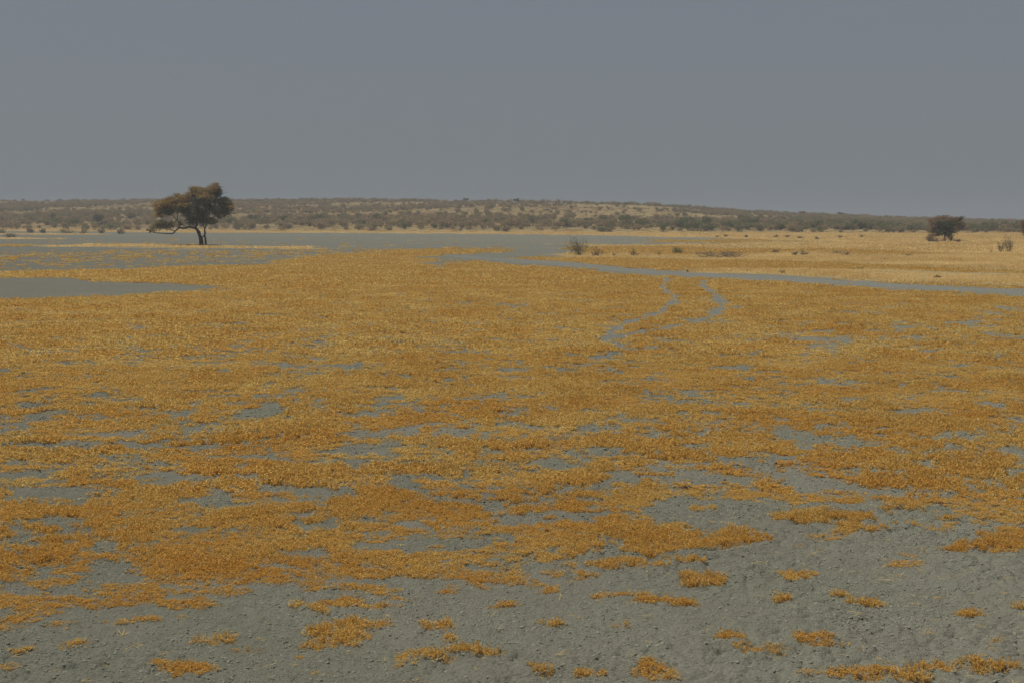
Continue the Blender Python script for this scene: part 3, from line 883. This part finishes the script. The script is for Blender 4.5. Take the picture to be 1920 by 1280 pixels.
shrub('tussock', 'brown flat tuft at the back edge of the pale island', 1612, 505, 9, 4, M_brown, 60, 0.3, cat='tussock', stems=6)
for px, py, w, h, mt, lb in ((1345, 446, 10, 4, M_grey, 'low dead branch on the far yellow grass, leftmost of its row'),
                             (1360, 445, 9, 5, M_olive, 'small dark shrub second from the left on the far yellow grass'),
                             (1399, 446, 9, 6, M_grey, 'thin bare shrub on far yellow grass with wide gaps either side'),
                             (1455, 446, 12, 7, M_olive, 'forked dark shrub, left of three close together on far grass'),
                             (1478, 446, 12, 5, M_olive, 'flat dark shrub, middle of three close together on far grass'),
                             (1500, 448, 11, 7, M_olive, 'spiky dark shrub, right of three close together on far grass'),
                             (1532, 450, 10, 6, M_grey, 'pale thin shrub right of the three close dark ones'),
                             (1575, 447, 9, 6, M_grey, 'faint bare shrub on the far grass, second from right'),
                             (1615, 446, 10, 6, M_grey, 'faint bare shrub on the far grass, nearest the small tree')):
    shrub('shrub', lb, px, py, w, h, mt, 60, 0.6, stems=7)
for px, py, w, h, mt, lb in ((3, 438, 16, 10, M_olive, 'grey green shrub cut by the left edge of the view'),
                             (22, 445, 24, 6, M_grey, 'flat spreading grey shrub on the leftmost grey flat, nearest of its row'),
                             (56, 437, 14, 9, M_grey, 'round grey shrub, first of the row left of the lone tree'),
                             (80, 437, 11, 7, M_grey, 'small grey shrub, second of the row left of the lone tree'),
                             (124, 438, 24, 9, M_olive, 'wide grey green shrub, third of the row left of the lone tree'),
                             (155, 439, 20, 11, M_olive, 'dark rounded shrub, fourth of the row left of the lone tree'),
                             (190, 438, 13, 11, M_olive, 'leaning dark shrub, fifth of the row left of the lone tree'),
                             (226, 439, 13, 11, M_grey, 'thin grey shrub nearest the lone tree in the row')):
    shrub('shrub', lb, px, py, w, h, mt, 220, 0.35, stems=10)
shrub('shrub', 'open olive shrub with splayed stems on the grass near the right edge', 1893, 473, 31, 28, M_olive, 210, 0.75, stems=15, vase=True)
shrub('shrub', 'small olive shrub close left of the splayed one near right edge', 1876, 473, 15, 17, M_olive, 110, 0.7, stems=9, vase=True)
shrub('shrub', 'tiny brown sprig left of the two olive shrubs near right edge', 1861, 474, 8, 5, M_brown, 24, 0.7, stems=5)

# ------------------------------------------------------------------ trees
def tree(name, label, px, py, zoom, ox, oy, limbs, clumps, depth=0.8, seed=3, leafsz=(0.19, 0.07), dens=1.0, cat='tree', drops=None):
    """limbs and crown clumps traced in a side view, zoom units per photo pixel; ox, oy is the foot in that view"""
    bx, by = at(px, py)
    m = by / F / zoom
    r = np.random.default_rng(seed)
    root = empty(name, (bx, by, float(hill(np.array([bx]), np.array([by]))[0])))
    tag(root, label, cat)
    def w(p, dy=0.0): return np.array([(p[0] - ox) * m, dy, (oy - p[1]) * m])
    parts = []; nodes = []; trunkparts = []
    for pts, r0, r1, y0, y1, isT in limbs:
        P = [w(p, y0 + (y1 - y0) * i / max(len(pts) - 1, 1)) for i, p in enumerate(pts)]
        tb = tube(P, r0, r1, 7 if r0 > 0.08 else 5, 0.012)
        (trunkparts if isT else parts).append(tb)
        nodes += [q for q in P[1:]]
    nodes = np.array(nodes)
    LV = {}
    for cx, cy, rx, ry, mt, dn in clumps:
        dy = r.uniform(-1, 1) * depth * 0.55
        c = w((cx, cy), dy); R = np.array([rx * m, max(rx, ry) * m * 0.95, ry * m])
        for rep in range(2):
            # each traced clump gets partners nearer and farther so that the crown is round in plan
            cc = c + np.array([r.normal() * 0.15 * R[0], (0, r.choice([-1, 1]) * R[1] * 0.9)[rep], r.normal() * 0.1 * R[2]])
            n = int(dn * dens * (R[0] * R[2]) * 700 * (1, 0.6)[rep])
            n = max(n, 30)
            k = max(6, n // 14)
            sub = unit(r.normal(size=(k, 3))) * r.uniform(0.3, 1, (k, 1)) ** 0.5 * R + cc
            pick = sub[r.integers(0, k, n)]
            C = pick + r.normal(size=(n, 3)) * np.array([0.17, 0.14, 0.075])
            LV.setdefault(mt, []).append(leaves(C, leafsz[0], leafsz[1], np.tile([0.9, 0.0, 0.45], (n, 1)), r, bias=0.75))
            # twigs from the nearest limb
            for q in range(5):
                e = sub[r.integers(0, k)]
                s0 = nodes[np.argmin(((nodes - e) ** 2 * np.array([1, 1, 1.3])).sum(1))]
                mid = (s0 + e) / 2 + np.array([0, 0, -0.08]) + r.normal(size=3) * 0.12
                parts.append(tube([s0, mid, e], 0.032, 0.011, 4, 0.03))
    V, Fc = merge(trunkparts)
    tr = link('trunk', mesh_np('trunk', V, Fc, 4), M_bark, root)
    V, Fc = merge(parts)
    link('branches', mesh_np('branches', V, Fc, 4), M_bark, root)
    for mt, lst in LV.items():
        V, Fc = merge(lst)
        nm = {'dry_thorn_leaf': 'dry_lit_crown', 'reddish_twig': 'dry_lit_crown'}.get(mt.name, 'green_shaded_crown')
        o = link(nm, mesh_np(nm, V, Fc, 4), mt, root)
        o['label'] = 'brown dry foliage with sunlit tone painted in' if nm == 'dry_lit_crown' else 'green foliage with inner crown shade painted in'
    return root

B, G, O = M_brown, M_green, M_olive  # B dry pods plus painted sunlit tone; G leaves plus painted inner shade
main_limbs = [
    ([(955, 1125), (945, 1040), (922, 960), (900, 905), (862, 858)], 0.24, 0.13, 0, 0.05, True),
    ([(1025, 1122), (1008, 1050), (1000, 960), (1000, 880)], 0.12, 0.08, 0.15, 0.1, True),
    ([(955, 1010), (975, 985), (1000, 955)], 0.07, 0.06, 0.02, 0.13, True),
    ([(862, 858), (780, 842), (700, 862), (622, 856), (565, 908), (520, 944), (400, 938), (270, 925), (195, 905), (150, 872)], 0.11, 0.022, 0.05, -0.5, False),
    ([(622, 856), (632, 800), (604, 740), (565, 700), (500, 650), (430, 610)], 0.07, 0.02, -0.1, -0.5, False),
    ([(604, 740), (600, 660), (560, 590), (470, 520)], 0.04, 0.015, -0.2, 0.3, False),
    ([(565, 908), (520, 890), (440, 880), (375, 862), (330, 830)], 0.045, 0.015, -0.2, -0.1, False),
    ([(525, 895), (540, 835), (520, 790)], 0.03, 0.012, -0.2, 0.1, False),
    ([(862, 858), (885, 800), (880, 740), (905, 650), (905, 560), (945, 460), (1000, 370)], 0.12, 0.03, 0.05, 0.3, False),
    ([(905, 620), (890, 520), (870, 440), (850, 370)], 0.05, 0.02, 0.1, -0.3, False),
    ([(885, 800), (820, 740), (740, 680), (640, 625), (560, 570)], 0.07, 0.02, 0.05, 0.6, False),
    ([(820, 740), (770, 600), (700, 500), (640, 450)], 0.05, 0.02, 0.1, -0.6, False),
    ([(1000, 880), (1030, 810), (1070, 720), (1085, 640), (1140, 560), (1240, 490), (1340, 470)], 0.08, 0.02, 0.1, -0.4, False),
    ([(1085, 640), (1090, 520), (1120, 420), (1170, 300), (1200, 240)], 0.05, 0.02, 0, 0.3, False),
    ([(1070, 720), (1180, 670), (1290, 620), (1400, 590)], 0.05, 0.015, 0, 0.5, False),
    ([(1000, 880), (975, 790), (960, 700), (1000, 600)], 0.05, 0.02, 0.1, 0.7, False),
    ([(1000, 960), (1020, 935), (1028, 910)], 0.03, 0.012, 0.1, 0.0, False),
    ([(922, 960), (935, 925), (925, 895)], 0.04, 0.02, 0.1, 0.0, False),
]
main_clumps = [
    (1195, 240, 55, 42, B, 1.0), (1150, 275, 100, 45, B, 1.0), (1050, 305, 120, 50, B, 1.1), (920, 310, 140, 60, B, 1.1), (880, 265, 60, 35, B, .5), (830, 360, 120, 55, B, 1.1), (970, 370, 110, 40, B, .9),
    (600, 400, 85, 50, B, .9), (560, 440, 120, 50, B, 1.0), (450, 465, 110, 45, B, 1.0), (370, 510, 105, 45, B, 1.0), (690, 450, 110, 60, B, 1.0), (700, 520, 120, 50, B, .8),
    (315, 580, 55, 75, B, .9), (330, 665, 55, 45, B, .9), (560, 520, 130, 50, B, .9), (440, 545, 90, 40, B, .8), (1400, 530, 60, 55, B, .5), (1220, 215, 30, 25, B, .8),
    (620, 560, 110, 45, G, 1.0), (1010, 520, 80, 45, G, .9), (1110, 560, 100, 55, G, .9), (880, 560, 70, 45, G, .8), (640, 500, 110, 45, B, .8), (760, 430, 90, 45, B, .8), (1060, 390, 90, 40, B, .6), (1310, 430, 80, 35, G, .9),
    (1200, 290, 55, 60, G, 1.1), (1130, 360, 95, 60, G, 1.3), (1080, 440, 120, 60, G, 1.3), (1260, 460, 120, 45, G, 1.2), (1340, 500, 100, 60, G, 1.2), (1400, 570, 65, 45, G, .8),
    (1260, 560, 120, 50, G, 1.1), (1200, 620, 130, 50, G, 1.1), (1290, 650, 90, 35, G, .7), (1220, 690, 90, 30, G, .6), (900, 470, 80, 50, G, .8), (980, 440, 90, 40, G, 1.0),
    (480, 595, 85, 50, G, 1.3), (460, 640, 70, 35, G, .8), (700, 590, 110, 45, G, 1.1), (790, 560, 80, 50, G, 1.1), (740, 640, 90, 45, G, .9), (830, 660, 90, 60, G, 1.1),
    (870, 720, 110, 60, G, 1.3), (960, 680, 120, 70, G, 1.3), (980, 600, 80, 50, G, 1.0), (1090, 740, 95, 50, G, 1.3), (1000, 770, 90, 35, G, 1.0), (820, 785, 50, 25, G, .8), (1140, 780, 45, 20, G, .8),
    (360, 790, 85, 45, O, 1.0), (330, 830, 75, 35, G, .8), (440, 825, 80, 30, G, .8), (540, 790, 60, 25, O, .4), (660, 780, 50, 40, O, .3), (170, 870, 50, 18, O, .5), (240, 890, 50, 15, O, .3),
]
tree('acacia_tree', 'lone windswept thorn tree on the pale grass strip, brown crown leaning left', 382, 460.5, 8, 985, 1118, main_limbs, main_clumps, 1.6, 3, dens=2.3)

small_limbs = [
    ([(745, 580), (740, 530), (738, 480), (745, 440)], 0.13, 0.08, 0, 0, True),
    ([(745, 450), (700, 410), (630, 380), (560, 340)], 0.06, 0.015, 0, -0.3, False),
    ([(745, 440), (740, 370), (720, 300), (700, 240)], 0.07, 0.02, 0, 0.3, False),
    ([(745, 440), (810, 380), (880, 320), (960, 260)], 0.06, 0.015, 0, 0.2, False),
    ([(745, 450), (830, 420), (920, 380), (980, 350)], 0.05, 0.015, 0, -0.4, False),
    ([(740, 480), (660, 470), (580, 450)], 0.04, 0.015, 0, 0.3, False),
]
R_ = M_red
small_clumps = [(560, 270, 60, 40, R_, 1.0), (650, 240, 90, 35, R_, 1.0), (760, 230, 90, 30, R_, 1.0), (540, 340, 45, 60, R_, 1.0), (880, 255, 80, 35, R_, .9), (940, 250, 55, 35, R_, 0.9), (965, 225, 25, 16, G, 0.6),
                (620, 330, 70, 45, G, 1.3), (740, 310, 90, 50, G, 1.3), (860, 310, 90, 50, G, 1.2), (950, 330, 60, 55, R_, 1.0), (980, 370, 40, 30, R_, .7), (700, 380, 100, 40, G, 1.2), (820, 390, 80, 40, G, 1.2),
                (600, 440, 70, 35, G, 1.1), (690, 455, 90, 35, G, 1.2), (780, 450, 70, 35, G, 1.1), (560, 480, 60, 30, R_, .9), (640, 490, 70, 22, G, .8), (840, 450, 60, 30, G, .9), (920, 420, 60, 25, R_, .6), (830, 500, 50, 25, G, .7), (900, 400, 60, 25, O, .6), (560, 400, 40, 40, R_, .8)]
tree('thorn_tree', 'small dense reddish brown tree with short trunk on the yellow grass at right', 1772, 453, 8, 745, 585, small_limbs, small_clumps, 1.2, 9, dens=1.4)
shrub('shrub', 'rusty brown bush pressed against the left side of the small tree', 1745, 454, 15, 16, M_red, 240, 0.2)
shrub('shrub', 'grey green bush against the right side of the small tree trunk', 1783, 453, 13, 14, M_green, 220, 0.2)
shrub('shrub', 'low dark bush right of the grey green bush under small tree', 1797, 454, 15, 6, M_grey, 120, 0.3)
shrub('fallen_branches', 'dead fallen branches lying left of the small tree trunk', 1752, 454, 42, 8, M_red, 80, 0.9, cat='dead wood', stems=22, low=True)
edge_limbs = [([(60, 560), (60, 480), (80, 420)], 0.12, 0.06, 0, 0, True), ([(80, 420), (30, 340), (10, 280)], 0.05, 0.015, 0, 0, False), ([(80, 420), (160, 330), (210, 280)], 0.05, 0.015, 0, .2, False)]
edge_clumps = [(20, 320, 45, 40, R_, .9), (70, 290, 70, 40, R_, 1.0), (150, 290, 70, 45, R_, 1.0), (30, 400, 40, 40, R_, 1.0), (60, 450, 50, 35, R_, .8), (120, 380, 80, 50, G, 1.0), (200, 360, 60, 50, R_, 1.0)]
tree('thorn_tree', 'reddish thorn tree cut off by the right edge of the view', 1923, 451, 8, 60, 560, edge_limbs, edge_clumps, 1.0, 15, dens=2.0)

# trees that stand out of the scrub
def hill_tree(label, px, pyfoot_d, wpx, hpx, mat, seed, name='scrub_tree'):
    u = (px - 960) / F
    Y = 300.0
    for _ in range(20): Y = float(foot(u * Y)) + pyfoot_d
    X = u * Y
    m = Y / F
    w, h = wpx * m, hpx * m * (0.75 if pyfoot_d > 100 else 1)
    r = np.random.default_rng(seed)
    root = empty(name, (X, Y, float(hill(np.array([X]), np.array([Y]))[0])))
    tag(root, label, 'tree')
    V, Fc = merge([tube([(0, 0, -0.2), (0.1, 0, h * 0.3), (0, 0, h * 0.6)], 0.14, 0.06, 5)] +
                  [tube([(0, 0, h * 0.35), (dx * w * .2, dy * w * .2, h * .55), (dx * w * .4, dy * w * .4, h * .8)], 0.06, 0.02, 4) for dx, dy in ((1, 0), (-1, .2), (.2, 1), (-.3, -1))])
    link('trunk', mesh_np('trunk', V, Fc, 4), M_bark, root)
    C = []
    for k in range(9):
        c = np.array([r.uniform(-.32, .32) * w, r.uniform(-.32, .32) * w, h * r.uniform(.5, .85)])
        C.append(c + unit(r.normal(size=(90, 3))) * r.uniform(.4, 1, (90, 1)) * np.array([w * .22, w * .22, h * .17]))
    C = np.vstack(C)
    V, Fc = leaves(C, 0.3, 0.14, np.tile([0, 0, .4], (len(C), 1)), r, bias=1.0)
    link('crown', mesh_np('crown', V, Fc, 4), mat, root)
hill_tree('dark tree rising from the scrub in the gap left of the lone tree', 186, 12, 24, 25, M_green, 71)
hill_tree('tallest dark treetop on the hill skyline, above the middle of the pan', 968, 215, 12, 15, M_green, 72)
hill_tree('round treetop on the skyline above the big rounded olive shrub', 1172, 215, 15, 12, M_olive, 73)
hill_tree('brown treetop on the falling skyline above the far yellow grass', 1501, 200, 13, 15, M_red, 74)
hill_tree('dark rounded treetop on the skyline right of the brown one', 1574, 215, 12, 15, M_green, 75)
hill_tree('flat dark treetop on the skyline left of the tallest one', 874, 225, 12, 10, M_green, 76)
hill_tree('low treetop on the skyline nearest the small right hand tree', 1660, 215, 12, 10, M_olive, 77)

# ------------------------------------------------------------------ dusty air
def haze():
    import bmesh
    bm = bmesh.new(); bmesh.ops.create_cube(bm, size=1)
    for v in bm.verts: v.co = Vector((v.co.x * 6400, v.co.y * 6400, 9.0 + v.co.z * 28.0))
    me = bpy.data.meshes.new('haze'); bm.to_mesh(me); bm.free()
    m, t, out = new_mat('dusty_air')
    v = t.nodes.new('ShaderNodeVolumePrincipled')
    v.inputs['Color'].default_value = (0.50, 0.54, 0.58, 1)
    v.inputs['Density'].default_value = 0.0008
    v.inputs['Anisotropy'].default_value = 0.0
    t.links.new(v.outputs[0], out.inputs['Volume'])
    o = link('haze', me, m)
    tag(o, 'thin grey dusty air over the whole pan and hill', 'haze', None, 'stuff')
haze()
